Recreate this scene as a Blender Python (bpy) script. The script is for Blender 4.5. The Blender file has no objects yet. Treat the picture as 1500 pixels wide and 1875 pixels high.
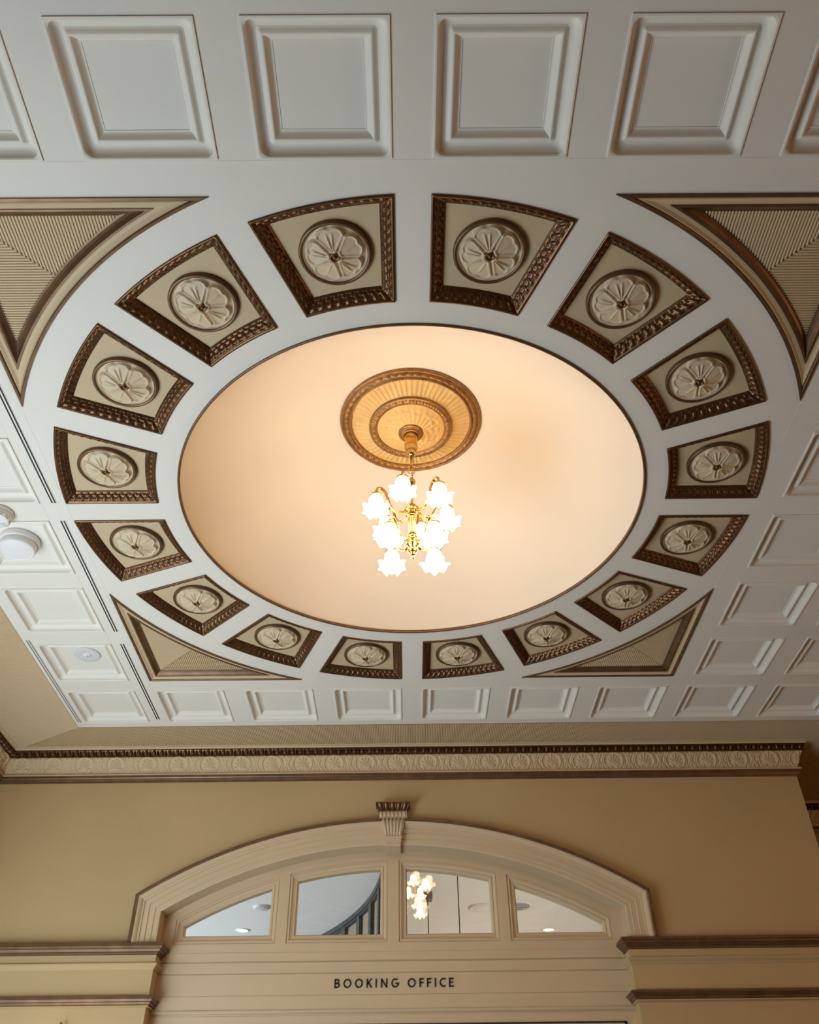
import bpy, math, random
from mathutils import Vector, Matrix
from mathutils.geometry import delaunay_2d_cdt
random.seed(7)
S = 0.55            # one ceiling module in metres
ZC = 4.2            # height of the panelled ceiling
C = bpy.context.scene.collection
PI = math.pi
sin, cos, sqrt, hyp = math.sin, math.cos, math.sqrt, math.hypot
FL = -ZC / S        # floor level in modules (ceiling = 0)

# ------------------------------------------------------------------ materials
def mat(name, col, rough=0.6, metal=0.0, bump=0.0, bscale=60.0, vary=0.0, vscale=8.0, emit=None, es=0.0, coat=0.0):
    m = bpy.data.materials.new(name); m.use_nodes = True
    nt = m.node_tree; b = nt.nodes['Principled BSDF']
    b.inputs['Base Color'].default_value = (*col, 1)
    b.inputs['Roughness'].default_value = rough
    b.inputs['Metallic'].default_value = metal
    if coat: b.inputs['Coat Weight'].default_value = coat; b.inputs['Coat Roughness'].default_value = 0.25
    tc = nt.nodes.new('ShaderNodeTexCoord')
    if vary:
        n = nt.nodes.new('ShaderNodeTexNoise'); n.inputs['Scale'].default_value = vscale; n.inputs['Detail'].default_value = 6
        nt.links.new(tc.outputs['Object'], n.inputs['Vector'])
        r = nt.nodes.new('ShaderNodeValToRGB')
        r.color_ramp.elements[0].position = 0.3; r.color_ramp.elements[1].position = 0.7
        r.color_ramp.elements[0].color = (*[c * (1 - vary) for c in col], 1)
        r.color_ramp.elements[1].color = (*[min(1, c * (1 + vary)) for c in col], 1)
        nt.links.new(n.outputs['Fac'], r.inputs['Fac']); nt.links.new(r.outputs['Color'], b.inputs['Base Color'])
    if bump:
        n = nt.nodes.new('ShaderNodeTexNoise'); n.inputs['Scale'].default_value = bscale; n.inputs['Detail'].default_value = 5
        nt.links.new(tc.outputs['Object'], n.inputs['Vector'])
        bp = nt.nodes.new('ShaderNodeBump'); bp.inputs['Strength'].default_value = bump; bp.inputs['Distance'].default_value = 0.004
        nt.links.new(n.outputs['Fac'], bp.inputs['Height']); nt.links.new(bp.outputs['Normal'], b.inputs['Normal'])
    if emit:
        b.inputs['Emission Color'].default_value = (*emit, 1); b.inputs['Emission Strength'].default_value = es
    return m

M = {}
M['white'] = mat('white_ceiling_paint', (.78, .735, .645), .62, vary=.015, vscale=3, bump=.05, bscale=180)
M['cream'] = mat('cream_plaster_paint', (.60, .445, .265), .6, vary=.02, vscale=3, bump=.05, bscale=150)
M['flower'] = mat('rosette_lamplit_plaster', (.65, .51, .335), .5, vary=.03, vscale=20)  # cream plaster lightened, with the chandelier's light put into the colour
M['tan'] = mat('tan_wall_paint', (.485, .34, .165), .62, vary=.03, vscale=2, bump=.06, bscale=120)
M['dome'] = mat('dome_cream_paint', (.77, .695, .58), .7, vary=.015, vscale=2)
M['joinery'] = mat('cream_joinery_paint', (.59, .445, .275), .5, vary=.02, vscale=3)
M['bronze'] = mat('bronze_brown_paint', (.150, .070, .028), .32, metal=.65, vary=.2, vscale=30)
M['brown'] = mat('brown_moulding_paint', (.165, .088, .042), .40, metal=.5, vary=.22, vscale=14)
M['gilt'] = mat('aged_gilt_paint', (.30, .145, .042), .36, metal=.45, vary=.3, vscale=40)
M['rose'] = mat('ochre_plaster_paint', (.66, .44, .16), .55, vary=.08, vscale=12)
M['brass'] = mat('polished_brass', (.68, .42, .14), .18, metal=1.0)
M['plastic'] = mat('white_plastic', (.78, .77, .75), .4)
M['black'] = mat('black_slot', (.012, .012, .013), .7)
M['letter'] = mat('black_lettering', (.008, .007, .006), .8)
M['greyslot'] = mat('grey_slot', (.20, .19, .18), .7)
M['floor'] = mat('floor_timber', (.15, .09, .045), .4, vary=.2, vscale=5)
M['slat'] = mat('dark_slat_stain', (.028, .030, .034), .5, vary=.2, vscale=10)
M['office_white'] = mat('office_ceiling_paint', (.80, .79, .77), .7, vary=.01, vscale=3)
M['office_tan'] = mat('office_wall_paint', (.26, .18, .115), .7, vary=.05, vscale=6)
M['steel'] = mat('dark_steel', (.05, .045, .04), .4, metal=.6)
M['grille'] = mat('grey_grille', (.6, .6, .6), .6)
WARM = (1.0, .67, .38)
def shade_mat(name, es, es_rim):
    # frosted opal glass, hottest round the bulb and fading toward the ruffled lip
    m = mat(name, (.9, .86, .8), .35)
    nt = m.node_tree; b = nt.nodes['Principled BSDF']
    b.inputs['Emission Color'].default_value = (*WARM, 1)
    tc = nt.nodes.new('ShaderNodeTexCoord'); sp = nt.nodes.new('ShaderNodeSeparateXYZ')
    nt.links.new(tc.outputs['Object'], sp.inputs[0])
    mr = nt.nodes.new('ShaderNodeMapRange')
    mr.inputs['From Min'].default_value = -.105; mr.inputs['From Max'].default_value = -.06
    mr.inputs['To Min'].default_value = es_rim; mr.inputs['To Max'].default_value = es
    nt.links.new(sp.outputs['Z'], mr.inputs['Value']); nt.links.new(mr.outputs['Result'], b.inputs['Emission Strength'])
    return m
M['shade'] = shade_mat('glowing_opal_glass', 25, 8)
M['shade_dim'] = mat('glowing_office_glass', (.9, .86, .8), .35, emit=(1, .70, .42), es=3.5)
M['shade_edge'] = mat('clear_office_glass', (.9, .85, .75), .3, emit=(1, .66, .36), es=.9)
M['led'] = mat('lit_downlight', (1, 1, 1), .5, emit=(1, .97, .92), es=12)
def glass_mat():
    m = bpy.data.materials.new('window_glass'); m.use_nodes = True; nt = m.node_tree
    nt.nodes.remove(nt.nodes['Principled BSDF']); out = nt.nodes['Material Output']
    t = nt.nodes.new('ShaderNodeBsdfTransparent'); t.inputs[0].default_value = (.96, .98, .98, 1)
    g = nt.nodes.new('ShaderNodeBsdfGlossy'); g.inputs['Roughness'].default_value = 0.02
    f = nt.nodes.new('ShaderNodeFresnel'); f.inputs['IOR'].default_value = 1.35
    mx = nt.nodes.new('ShaderNodeMixShader')
    nt.links.new(f.outputs[0], mx.inputs[0]); nt.links.new(t.outputs[0], mx.inputs[1]); nt.links.new(g.outputs[0], mx.inputs[2])
    nt.links.new(mx.outputs[0], out.inputs['Surface'])
    return m
M['glass'] = glass_mat()

# ------------------------------------------------------------------ mesh helpers
class MB:
    """verts/faces in module units; build() turns them into one mesh object."""
    def __init__(s): s.v = []; s.f = []; s.sm = []
    def add(s, vs, fs, smooth=False):
        o = len(s.v); s.v += [tuple(p) for p in vs]; s.f += [tuple(i + o for i in f) for f in fs]; s.sm += [smooth] * len(fs)
        return s
    def box(s, x0, x1, y0, y1, z0, z1):
        return s.add([(x0,y0,z0),(x1,y0,z0),(x1,y1,z0),(x0,y1,z0),(x0,y0,z1),(x1,y0,z1),(x1,y1,z1),(x0,y1,z1)],
                     [(0,3,2,1),(4,5,6,7),(0,1,5,4),(1,2,6,5),(2,3,7,6),(3,0,4,7)])
    def grid(s, rows, closed_u=False, closed_v=False, smooth=False, flip=False):
        nv = len(rows); nu = len(rows[0]); vs = [p for r in rows for p in r]; fs = []
        for j in range(nv if closed_v else nv - 1):
            for i in range(nu if closed_u else nu - 1):
                a = j*nu+i; b = j*nu+(i+1) % nu; c = ((j+1) % nv)*nu+(i+1) % nu; d = ((j+1) % nv)*nu+i
                fs.append((a,d,c,b) if flip else (a,b,c,d))
        return s.add(vs, fs, smooth)
    def lathe(s, prof, n=24, org=(0,0,0), smooth=True, mod=None, caps=False):
        rows = []
        for k,(r,z) in enumerate(prof):
            row = []
            for i in range(n):
                a = 2*PI*i/n; rr, zz = (r, z) if mod is None else mod(r, z, a, k)
                row.append((org[0]+rr*cos(a), org[1]+rr*sin(a), org[2]+zz))
            rows.append(row)
        s.grid(rows, closed_u=True, smooth=smooth)
        if caps:
            o = len(s.v) - n*len(prof)
            s.f.append(tuple(reversed(range(o, o+n)))); s.sm.append(False)
            s.f.append(tuple(range(o+n*(len(prof)-1), o+n*len(prof)))); s.sm.append(False)
        return s
    def ball(s, c, r, nu=10, nv=6, sc=(1,1,1)):
        rows = []
        for j in range(nv+1):
            t = PI*j/nv; rr = max(sin(t), 1e-3)
            rows.append([(c[0]+r*sc[0]*rr*cos(2*PI*i/nu), c[1]+r*sc[1]*rr*sin(2*PI*i/nu), c[2]+r*sc[2]*cos(t)) for i in range(nu)])
        return s.grid(rows, closed_u=True, smooth=True)
    def tube(s, pts, rad, n=10, caps=True):
        pts = [Vector(p) for p in pts]; rows = []; up = Vector((0,0,1)); prev = None
        for k,p in enumerate(pts):
            t = (pts[min(k+1,len(pts)-1)] - pts[max(k-1,0)]).normalized()
            if prev is None:
                a = up if abs(t.dot(up)) < .95 else Vector((1,0,0))
                u = t.cross(a).normalized()
            else:
                u = (prev - t*prev.dot(t)).normalized()
            prev = u; w = t.cross(u); r = rad[k] if isinstance(rad, (list,tuple)) else rad
            rows.append([tuple(p + u*r*cos(2*PI*i/n) + w*r*sin(2*PI*i/n)) for i in range(n)])
        o = len(s.v); s.grid(rows, closed_u=True, smooth=True)
        if caps:
            s.f.append(tuple(reversed(range(o,o+n)))); s.sm.append(False)
            e = o+n*(len(pts)-1); s.f.append(tuple(range(e,e+n))); s.sm.append(False)
        return s
    def planar(s, outer, holes, to3d, flip=False, extra=[]):
        """fill a polygon with holes (2-D loops) by constrained Delaunay triangulation"""
        pts, edges = [], []
        for loop in [outer] + holes:
            o = len(pts); n = len(loop); pts += [Vector(p) for p in loop]
            edges += [(o+i, o+(i+1) % n) for i in range(n)]
        pts += [Vector(p) for p in extra]
        vs, es, fs, *_ = delaunay_2d_cdt(pts, edges, [], 0, 1e-6)
        def inside(p, loop):
            c = False; n = len(loop)
            for i in range(n):
                x0,y0 = loop[i]; x1,y1 = loop[i-1]
                if (y0 > p[1]) != (y1 > p[1]) and p[0] < (x1-x0)*(p[1]-y0)/(y1-y0)+x0: c = not c
            return c
        bbs = [(min(q[0] for q in h), max(q[0] for q in h), min(q[1] for q in h), max(q[1] for q in h)) for h in holes]
        keep = []
        for f in fs:
            cx = sum(vs[i][0] for i in f)/len(f); cy = sum(vs[i][1] for i in f)/len(f)
            if not inside((cx,cy), outer): continue
            if any(b[0] <= cx <= b[1] and b[2] <= cy <= b[3] and inside((cx,cy), h) for h,b in zip(holes,bbs)): continue
            keep.append(tuple(reversed(f)) if flip else tuple(f))
        return s.add([to3d(v[0], v[1]) for v in vs], keep)

def tag(o, label=None, cat=None, group=None, kind=None):
    if label: o['label'] = label
    if cat: o['category'] = cat
    if group: o['group'] = group
    if kind: o['kind'] = kind
    elif cat: o['kind'] = 'thing'
    return o
def wpos(p): return (p[0]*S, p[1]*S, ZC + p[2]*S)
def obj(name, mb, m, parent=None, loc=(0,0,0), rotz=0, bevel=0, auto=None):
    me = bpy.data.meshes.new(name)
    me.from_pydata([(x*S, y*S, z*S) for x,y,z in mb.v], [], mb.f)
    me.polygons.foreach_set('use_smooth', mb.sm); me.materials.append(m); me.update()
    o = bpy.data.objects.new(name, me); C.objects.link(o)
    if parent: o.parent = parent; o.location = tuple(c*S for c in loc)
    else: o.location = wpos(loc)
    o.rotation_euler = (0,0,rotz)
    if bevel:
        b = o.modifiers.new('bevel', 'BEVEL'); b.width = bevel*S; b.segments = 2; b.limit_method = 'ANGLE'
    return o
def empty(name, loc=(0,0,0), rotz=0, parent=None):
    o = bpy.data.objects.new(name, None); C.objects.link(o); o.empty_display_size = .1
    o.location = wpos(loc); o.rotation_euler = (0,0,rotz)
    return o
def copy_tree(o, parent=None):
    c = o.copy(); C.objects.link(c)
    if parent: c.parent = parent
    for ch in list(o.children): copy_tree(ch, c)
    return c

def sweep(path, prof, closed=False, seg=None, side=1):
    """profile (offset, z) swept along a 2-D path with mitres; offset is to the left (side=1) of the travel direction."""
    n = len(path); mit = []
    for i in range(n):
        p = Vector(path[i])
        a = (p - Vector(path[i-1])).normalized() if (i > 0 or closed) else None
        b = (Vector(path[(i+1) % n]) - p).normalized() if (i < n-1 or closed) else None
        if a is None: a = b
        if b is None: b = a
        na = Vector((-a.y, a.x))*side; nb = Vector((-b.y, b.x))*side
        m = na + nb; m = m / max(m.dot(na), 1e-6)
        mit.append((p, m))
    rows = []
    idx = range(n) if seg is None else (seg, seg+1)
    for i in idx:
        p, m = mit[i]; rows.append([(p.x+m.x*o, p.y+m.y*o, z) for o,z in prof])
    mb = MB(); mb.grid(rows, closed_v=closed and seg is None, flip=True)
    return mb

# ------------------------------------------------------------------ key dimensions (modules)
RO, RI, GAP = 2.895, 2.132, .1165       # coffer ring
R0, DH, DR = 1.945, 1.155, 1.062                    # dome opening radius, dome rise
SQ, RS = 2.883, 3.135                   # spandrel square half-side and arc radius
PH = .383                               # half-side of a white panel
EX, EY = -4.0, 4.0                      # left and far edges of the white ceiling
D, XL, XR, D2 = 4.72, -5.1, 4.77, 6.7   # booking-office wall, left wall, its outer corner, recess wall
YB, XE = -10.5, 10.5                    # near and right walls
CX = -.232                              # axis of the arched opening
HW, RA, ZA = 2.606, 5.134, -6.324       # its half width, arc radius, arc centre height
YF = 4.93                               # plane of the window joinery
ZS = -2.235                             # springing (top of the entablature)

# ------------------------------------------------------------------ ring coffers
H22 = PI/16
def coffer_loop(w, no=84, ns=66, ni=54):
    g = GAP + w; ro, ri = RO - w, RI + w
    ao = H22*1.0 - math.asin(g/ro); ai = H22 - math.asin(g/ri)
    pts = []
    A = lambda r,a: (r*cos(a), r*sin(a))
    for i in range(no): pts.append(A(ro, -ao + 2*ao*i/no))
    p, q = A(ro, ao), A(ri, ai)
    for i in range(ns): t=i/ns; pts.append((p[0]+(q[0]-p[0])*t, p[1]+(q[1]-p[1])*t))
    for i in range(ni): pts.append(A(ri, ai - 2*ai*i/ni))
    p, q = A(ri, -ai), A(ro, -ao)
    for i in range(ns): t=i/ns; pts.append((p[0]+(q[0]-p[0])*t, p[1]+(q[1]-p[1])*t))
    return pts
def eggs(sv, v):
    s = (sv % 1.0) - .5
    e = 1 - (s/.27)**2 - ((v-.45)/.46)**2
    h = sqrt(e) if e > 0 else 0
    d = sqrt((s/.38)**2 + ((v-.5)/.56)**2)
    h = max(h, .75*max(0, 1-abs(d-1)/.13))
    h = max(h, .7*max(0, 1-abs(abs(s)-.5)/.07) * (1 if v > .15 else 0))
    return h
COF_Z = .06
def coffer_frame():
    cells = [14, 11, 9, 11]; cnt = [84, 66, 54, 66]
    prof = [(-.004, .0), (-.004, -.012), (.012, -.014), (.015, -.004), (.021, -.002)]
    nb = 14
    for k in range(nb+1):
        v = k/nb; prof.append((.023 + .050*v, .002 + .046*(v**.8)))
    prof += [(.076, .052), (.084, .054), (.086, COF_Z+.004)]
    rows = []
    for j,(w,z) in enumerate(prof):
        lp = coffer_loop(w)
        if 5 <= j <= 5+nb:
            v = (j-5)/nb; row = []; k = 0
            for sd in range(4):
                for i in range(cnt[sd]):
                    h = eggs(cells[sd]*i/cnt[sd], v)
                    row.append((lp[k][0], lp[k][1], z - .020*h)); k += 1
        else: row = [(x,y,z) for x,y in lp]
        rows.append(row)
    return MB().grid(rows, closed_u=True, smooth=True, flip=True)
def flower_mesh(n=180, m=40, R=.206):
    """five broad petals in low relief with rolled lips and pleats, facing down"""
    ss = lambda x, a, b: (lambda t: t*t*(3-2*t))(max(0, min(1, (x-a)/(b-a))))
    rows = []
    for j in range(m+1):
        r = j/m; row = []
        for i in range(n):
            a = 2*PI*i/n; h = -.010 + .004*r                          # flat ground
            for k in range(5):
                d = (a - 2*PI*k/5 + PI) % (2*PI) - PI                 # angle from the petal's axis
                wob = .05*sin(3*d + k*1.7)
                wmax = .655 + wob*.5
                u = d/wmax
                edge = (.965 + .03*cos(k*2.1))*(1 - .24*abs(u)**3.2) - .05*math.exp(-(d/.10)**2)
                q = (edge - r)                                          # distance inside the lip
                side = (wmax - abs(d))*max(r, .05)
                ins = ss(q, -.01, .07)*ss(side, -.02, .09)
                if ins <= 0: continue
                lip = math.exp(-((q-.055)/.045)**2)*ss(side, .0, .08)
                roll = math.exp(-((side-.055)/.05)**2)*ss(q, 0, .1)*(r > .22)
                hp = .007 + .012*lip + .008*roll + .004*r - .004*ss(r, .3, .6)
                if k % 2 == 0:
                    for v in (-.13, .13): hp += .010*math.exp(-((d-v*(.6+.5*r))/.045)**2)*ss(r,.2,.35)*(1-ss(r,.62,.82))
                else: hp += .007*math.exp(-(d/.06)**2)*ss(r,.2,.35)*(1-ss(r,.55,.8))
                h = max(h, -.010 + ins*(hp + .010))
            h += .014*math.exp(-((r-.19)/.055)**2)
            h += .030*(1-r**2.4) - .012
            if r > .95: h += .016*(r-.95)/.05
            row.append((R*r*cos(a), R*r*sin(a), -h*1.15))
        rows.append(row)
    return MB().grid(rows, closed_u=True, smooth=True, flip=True)
FLOWER = flower_mesh()
def coffer_proto():
    root = empty('rosette_coffer')
    obj('frame', coffer_frame(), M['bronze'], root)
    lp = coffer_loop(.07)
    obj('back_panel', MB().add([(x,y,COF_Z) for x,y in lp], [tuple(reversed(range(len(lp))))]), M['cream'], root)
    rm = (RO+RI)/2
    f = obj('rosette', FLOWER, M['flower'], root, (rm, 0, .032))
    ring = MB().lathe([(.232,.036),(.233,.006),(.230,-.002),(.222,-.006),(.213,-.004),(.207,.002),(.202,.014)], 56)
    obj('rim', ring, M['brown'], f)
    obj('centre_button', MB().lathe([(.034,-.010),(.034,-.034),(.028,-.042),(.022,-.038),(.018,-.030),(.015,-.037),(.008,-.044),(.001,-.045)], 20), M['bronze'], f)
    return root
proto = coffer_proto()
ORD = ['first', 'second', 'third', 'fourth']
for k in range(16):
    ang = (k + .5)*PI/8
    o = proto if k == 0 else copy_tree(proto)
    o.rotation_euler = (0,0,ang)
    for ch in o.children:
        if ch.name.startswith('rosette'): ch.rotation_euler = (0,0,-ang - PI/2 - .22 + .06*sin(k*2.3))
    side = 'right' if cos(ang) > 0 else 'left'
    near = sin(ang) < 0
    order = int(abs((abs(math.degrees(ang)-(270 if near else 90))) )/22.5)
    order = min(int(abs(((math.degrees(ang)-(270 if near else 90)+180) % 360)-180)/22.5), 3)
    where = ("top" if near else "bottom")
    tag(o, f"brown-framed rosette coffer, {ORD[order]} to the {side} of the gap at the ring's {where}", 'ceiling coffer', 'rosette coffers round the dome')

# ------------------------------------------------------------------ spandrels
def sp_loop(w, n=70, z=0.0):
    c = SQ - w; r = RS + w
    xt = sqrt(r*r - c*c); a0 = math.atan2(xt, c)   # tip angles measured from the x axis
    a0 = math.atan2(c, xt)                          # at (xt, c)
    pts = [(c, xt), (c, c), (xt, c)]
    a1 = math.atan2(xt, c)
    for i in range(1, n): 
        a = a0 + (a1-a0)*i/n; pts.append((r*cos(a), r*sin(a)))
    return pts
def sp_band(prof):
    rows = [[(x,y,z) for x,y in sp_loop(w)] for w,z in prof]
    return MB().grid(rows, closed_u=True, flip=True)
RIB = .0205
def rib_run(mb, x, y0, y1, z, along='y', d=.0075, mirror=False):
    h = RIB/2
    pr = [(x-h, z), (x-h*.55, z), (x-h*.25, z-d), (x+h*.45, z-d), (x+h*.75, z), (x+h, z)]
    if along == 'y': vs = [(a, y0, b) for a,b in pr] + [(a, y1, b) for a,b in pr]
    else: vs = [(y0, a, b) for a,b in pr] + [(y1, a, b) for a,b in pr]
    n = len(pr)
    fs = [(i, i+1, n+i+1, n+i) for i in range(n-1)]
    if along == 'y': fs = [tuple(reversed(f)) for f in fs]
    mb.add(vs, fs)
def spandrel_proto():
    root = empty('corner_spandrel', (0,0,0))
    obj('edge_moulding', sp_band([(-.004,.0),(-.004,-.012),(.014,-.014),(.020,-.008),(.020,.004)]), M['brown'], root)
    obj('cream_band', sp_band([(.0195,.0),(.030,-.006),(.050,.006),(.076,.010)]), M['cream'], root)
    obj('cove', sp_band([(.0755,.016),(.0755,.002),(.090,.002),(.098,.014),(.112,.030),(.128,.040),(.146,.046)]), M['brown'], root)
    mb = MB(); c = SQ - .138; r = RS + .138
    x = sqrt(r*r - c*c)
    while x < c:
        lo = max(sqrt(max(r*r - x*x, 0)), x) if x < r else x
        if lo < c:
            rib_run(mb, x, lo, c, .047, 'y'); rib_run(mb, x, lo, c, .047, 'x')
        x += RIB
    obj('ribbed_panel', mb, M['cream'], root)
    return root
sp = spandrel_proto()
for k,(lab) in enumerate(['bottom right', 'bottom left', 'top left', 'top right']):
    o = sp if k == 0 else copy_tree(sp)
    o.rotation_euler = (0,0,k*PI/2)
    tag(o, f'ribbed cream triangular spandrel in brown moulding at the {lab} corner of the ring', 'ceiling spandrel', 'ribbed corner spandrels')

# ------------------------------------------------------------------ white ceiling panels
def rrect(h, r, n=6):
    pts = []
    for cx,cy,a0 in ((h-r,h-r,0),(-h+r,h-r,PI/2),(-h+r,-h+r,PI),(h-r,-h+r,3*PI/2)):
        for i in range(n+1):
            a = a0 + PI/2*i/n; pts.append((cx+r*cos(a), cy+r*sin(a)))
    return pts
def panel_mesh():
    prof = [(.383,.001,.004), (.383,.001,-.009), (.3725,.03,-.009), (.366,.045,-.004)]
    for k in range(1,7):                       # cove
        t = k/6; prof.append((.366-.050*(1-cos(t*PI/2)), .045-.022*t, -.004+.050*sin(t*PI/2)))
    prof += [(.306,.018,.040),(.297,.01,.030),(.288,.004,.024),(.281,.002,.024),(.276,.001,.027)]
    for k in range(1,6):
        t = k/5; prof.append((.276-.034*t, .001, .027+.031*sin(t*PI/2)))
    prof += [(.238,.001,.057),(.236,.001,.061)]
    rows = [[(x,y,z) for x,y in rrect(h, max(r,.0008))] for h,r,z in prof]
    mb = MB().grid(rows, closed_u=True, flip=True)
    mb.add(rows[-1], [tuple(reversed(range(len(rows[-1]))))])
    return mb
cells = [(-3.5, j+.5) for j in range(-2, 4)]
near = [(i+.5, -3.5) for i in range(-4, 4)]
far = [(i+.5, 3.5) for i in range(-3, 6)]
right = [(3.5, j+.5) for j in range(-2, 3)] + [(4.5, j+.5) for j in range(-1, 3)] + [(5.5, 1.5), (5.5, 2.5)]
allp = cells + near + far + right
PME = None
ORDS = ['first','second','third','fourth','fifth','sixth','seventh','eighth','ninth','tenth']
def panel(p, label, group):
    global PME
    if PME is None:
        PME = obj('ceiling_tile', panel_mesh(), M['white'], None, (p[0],p[1],0)); o = PME
    else:
        o = PME.copy(); C.objects.link(o); o.location = wpos((p[0],p[1],0))
    return tag(o, label, 'ceiling tile', group)
nv = [p for p in near if -3 < p[0] < 3]
for p in near:
    if p[0] in (-2.5, 2.5): lab = f"white square moulded ceiling panel cut by the {'left' if p[0]<0 else 'right'} end of the top row"
    elif abs(p[0]) > 3: continue
    else: lab = f"white square moulded ceiling panel in the top row, {['first','second','third','fourth'][int(p[0]+1.5)]} whole one from the left"
    panel(p, lab, 'white panels in the top row')
for i,p in enumerate(far):
    panel(p, f'white recessed ceiling panel in the row along the cornice, {ORDS[i+1]} from the left', 'white panels in the row nearest the wall')
for i,p in enumerate(sorted(cells, key=lambda q: -q[1])):
    if p[1] < -.6: continue
    lab = {3.5:'white recessed ceiling panel in the left corner of the ceiling, first in the wall row', 2.5:'white recessed ceiling panel left of the ring, holding the small flat disc',
           1.5:'white recessed ceiling panel left of the ring, plain, between the disc and the alarm', .5:'white recessed ceiling panel left of the ring, carrying the round alarm',
           -.5:'white recessed ceiling panel at the left edge, beyond the smoke detector'}[p[1]]
    panel(p, lab, 'white panels left of the ring')
for p in right:
    if p[1] < -.6: continue
    col = {3.5:'nearest column right of the ring', 4.5:'second column right of the ring', 5.5:'third column right of the ring'}[p[0]]
    panel(p, f'white recessed ceiling panel, {col}, {ORDS[int(3.5-p[1])-1]} above the cornice row' if p[1] < 3 else 'x', 'white panels right of the ring')

# ------------------------------------------------------------------ ceiling, dome
def circ(r, n, c=(0,0)): return [(c[0]+r*cos(2*PI*i/n), c[1]+r*sin(2*PI*i/n)) for i in range(n)]
holes = [circ(R0, 180)]
for k in range(16):
    a = (k+.5)*PI/8; lp = coffer_loop(0, 20, 2, 14)
    holes.append([(x*cos(a)-y*sin(a), x*sin(a)+y*cos(a)) for x,y in lp])
for k in range(4):
    a = k*PI/2; lp = sp_loop(0, 50)
    holes.append([(x*cos(a)-y*sin(a), x*sin(a)+y*cos(a)) for x,y in lp])
used = [p for p in near if abs(p[0]) < 3] + far + [p for p in cells if p[1] > -.6] + [p for p in right if p[1] > -.6]
for p in used: holes.append([(p[0]+sx*(PH-.001), p[1]+sy*(PH-.001)) for sx,sy in ((-1,-1),(1,-1),(1,1),(-1,1))])
slots = []
for x0, ys in ((-3.0, [(-1.883,-.117),(.117,1.883),(2.117,3.81)]), (-3.945, [(2.03,3.87)])):
    for y0,y1 in ys: slots.append((x0,y0,y1))
SW = .021
for x0,y0,y1 in slots: holes.append([(x0-SW,y0),(x0+SW,y0),(x0+SW,y1),(x0-SW,y1)])
outer = [(EX,YB),(XE,YB),(XE,EY),(EX,EY)]
mb = MB().planar(outer, holes, lambda x,y: (x,y,0), flip=True)
ceil = obj('ceiling', mb, M['white']); tag(ceil, 'white panelled ceiling round the dome', kind='structure')
# hairline joints between the ceiling boards, as shallow raised beads of paint
J = MB()
for x in (-2.905, 2.905, -3.11, 3.11): J.box(x-.002, x+.002, -3.11, 3.89, -.0012, .001)
for y in (-3.108, 3.112): J.box(-3.11, 3.11, y-.002, y+.002, -.0012, .001)
for y in (.5,):
    for k in range(-1, 4): J.box(-3.89, -3.11, k+.112, k+.116, -.0012, .001)
obj('joint_bead', J, M['white'], ceil)
roof = obj('ceiling_backing', MB().box(XL-.2, XE+.2, YB-.2, D2+.1, 1.5, 1.6), M['white']); tag(roof, 'slab above the ceiling', kind='structure')
prof = []
rs = (R0*R0 + DH*DH)/(2*DH)
for k in range(33):
    a = math.asin(R0/rs)*(1 - k/32.0); prof.append((max(rs*sin(a), 1e-4), DH - rs + rs*cos(a)))
dome = obj('ceiling_dome', MB().lathe(prof, 120, smooth=True), M['dome']); tag(dome, 'smooth cream domed recess in the middle of the ceiling', kind='structure')
for f in dome.data.polygons: f.flip()
rim = MB().lathe([(R0+.006,.002),(R0+.006,-.008),(R0+.002,-.013),(R0-.010,-.013),(R0-.015,-.008),(R0-.015,.012),(R0+.004,.02)], 180)
tag(obj('trim_7', rim, M['brown']), 'thin brown moulding ring round the edge of the cream dome', kind='structure')

# slot diffusers
for n_,(x0,y0,y1) in enumerate(slots):
    r = empty('slot_diffuser', (x0,(y0+y1)/2,0)); L = (y1-y0)/2; w = SW
    dark = M['black'] if x0 > -3.5 else M['greyslot']
    fr = MB()
    fr.box(-w-.003,-w+.002,-L-.003,L+.003,-.003,.03); fr.box(w-.002,w+.003,-L-.003,L+.003,-.003,.03); fr.box(-.0065,.0065,-L,L,-.003,.03)
    fr.box(-w,w,-L-.003,-L+.003,-.003,.03); fr.box(-w,w,L-.003,L+.003,-.003,.03)
    obj('frame', fr, M['white'], r)
    obj('slot', MB().box(-w+.0015,-.0065,-L+.002,L-.002,-.0035,.028).box(.0065,w-.0015,-L+.002,L-.002,-.0035,.028), dark, r)
    lab = ['black twin-slot air diffuser at the left edge, nearest the top', 'black twin-slot air diffuser left of the ring, middle length beside the alarm', 'black twin-slot air diffuser left of the ring, beside the lower left spandrel', 'grey twin-slot air diffuser along the far left edge of the white ceiling'][n_]
    tag(r, lab, 'air vent', 'linear slot diffusers')

# ------------------------------------------------------------------ ceiling fittings on the left
al = empty('alarm_sounder', (-3.49,.45,.0612))
obj('base', MB().lathe([(.001,0),(.165,0),(.172,-.01),(.172,-.05),(.164,-.06),(.150,-.062)], 40), M['plastic'], al)
b = MB().lathe([(.153,-.058),(.157,-.066),(.157,-.105),(.150,-.120),(.142,-.126),(.136,-.124),(.132,-.120),(.128,-.123),(.118,-.125),(.001,-.126)], 48)
obj('body', b, M['plastic'], al)
tag(al, 'round white stepped alarm sounder on a panel at the left edge', 'alarm')
sm = empty('smoke_detector', (-3.50,.0,0))
obj('base', MB().lathe([(.001,0),(.118,0),(.122,-.008),(.122,-.03),(.112,-.036)], 40), M['plastic'], sm)
obj('dome_cover', MB().lathe([(.113,-.034),(.116,-.04),(.112,-.075),(.098,-.092),(.09,-.096),(.001,-.098)], 40), M['plastic'], sm)
vs = MB()
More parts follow.
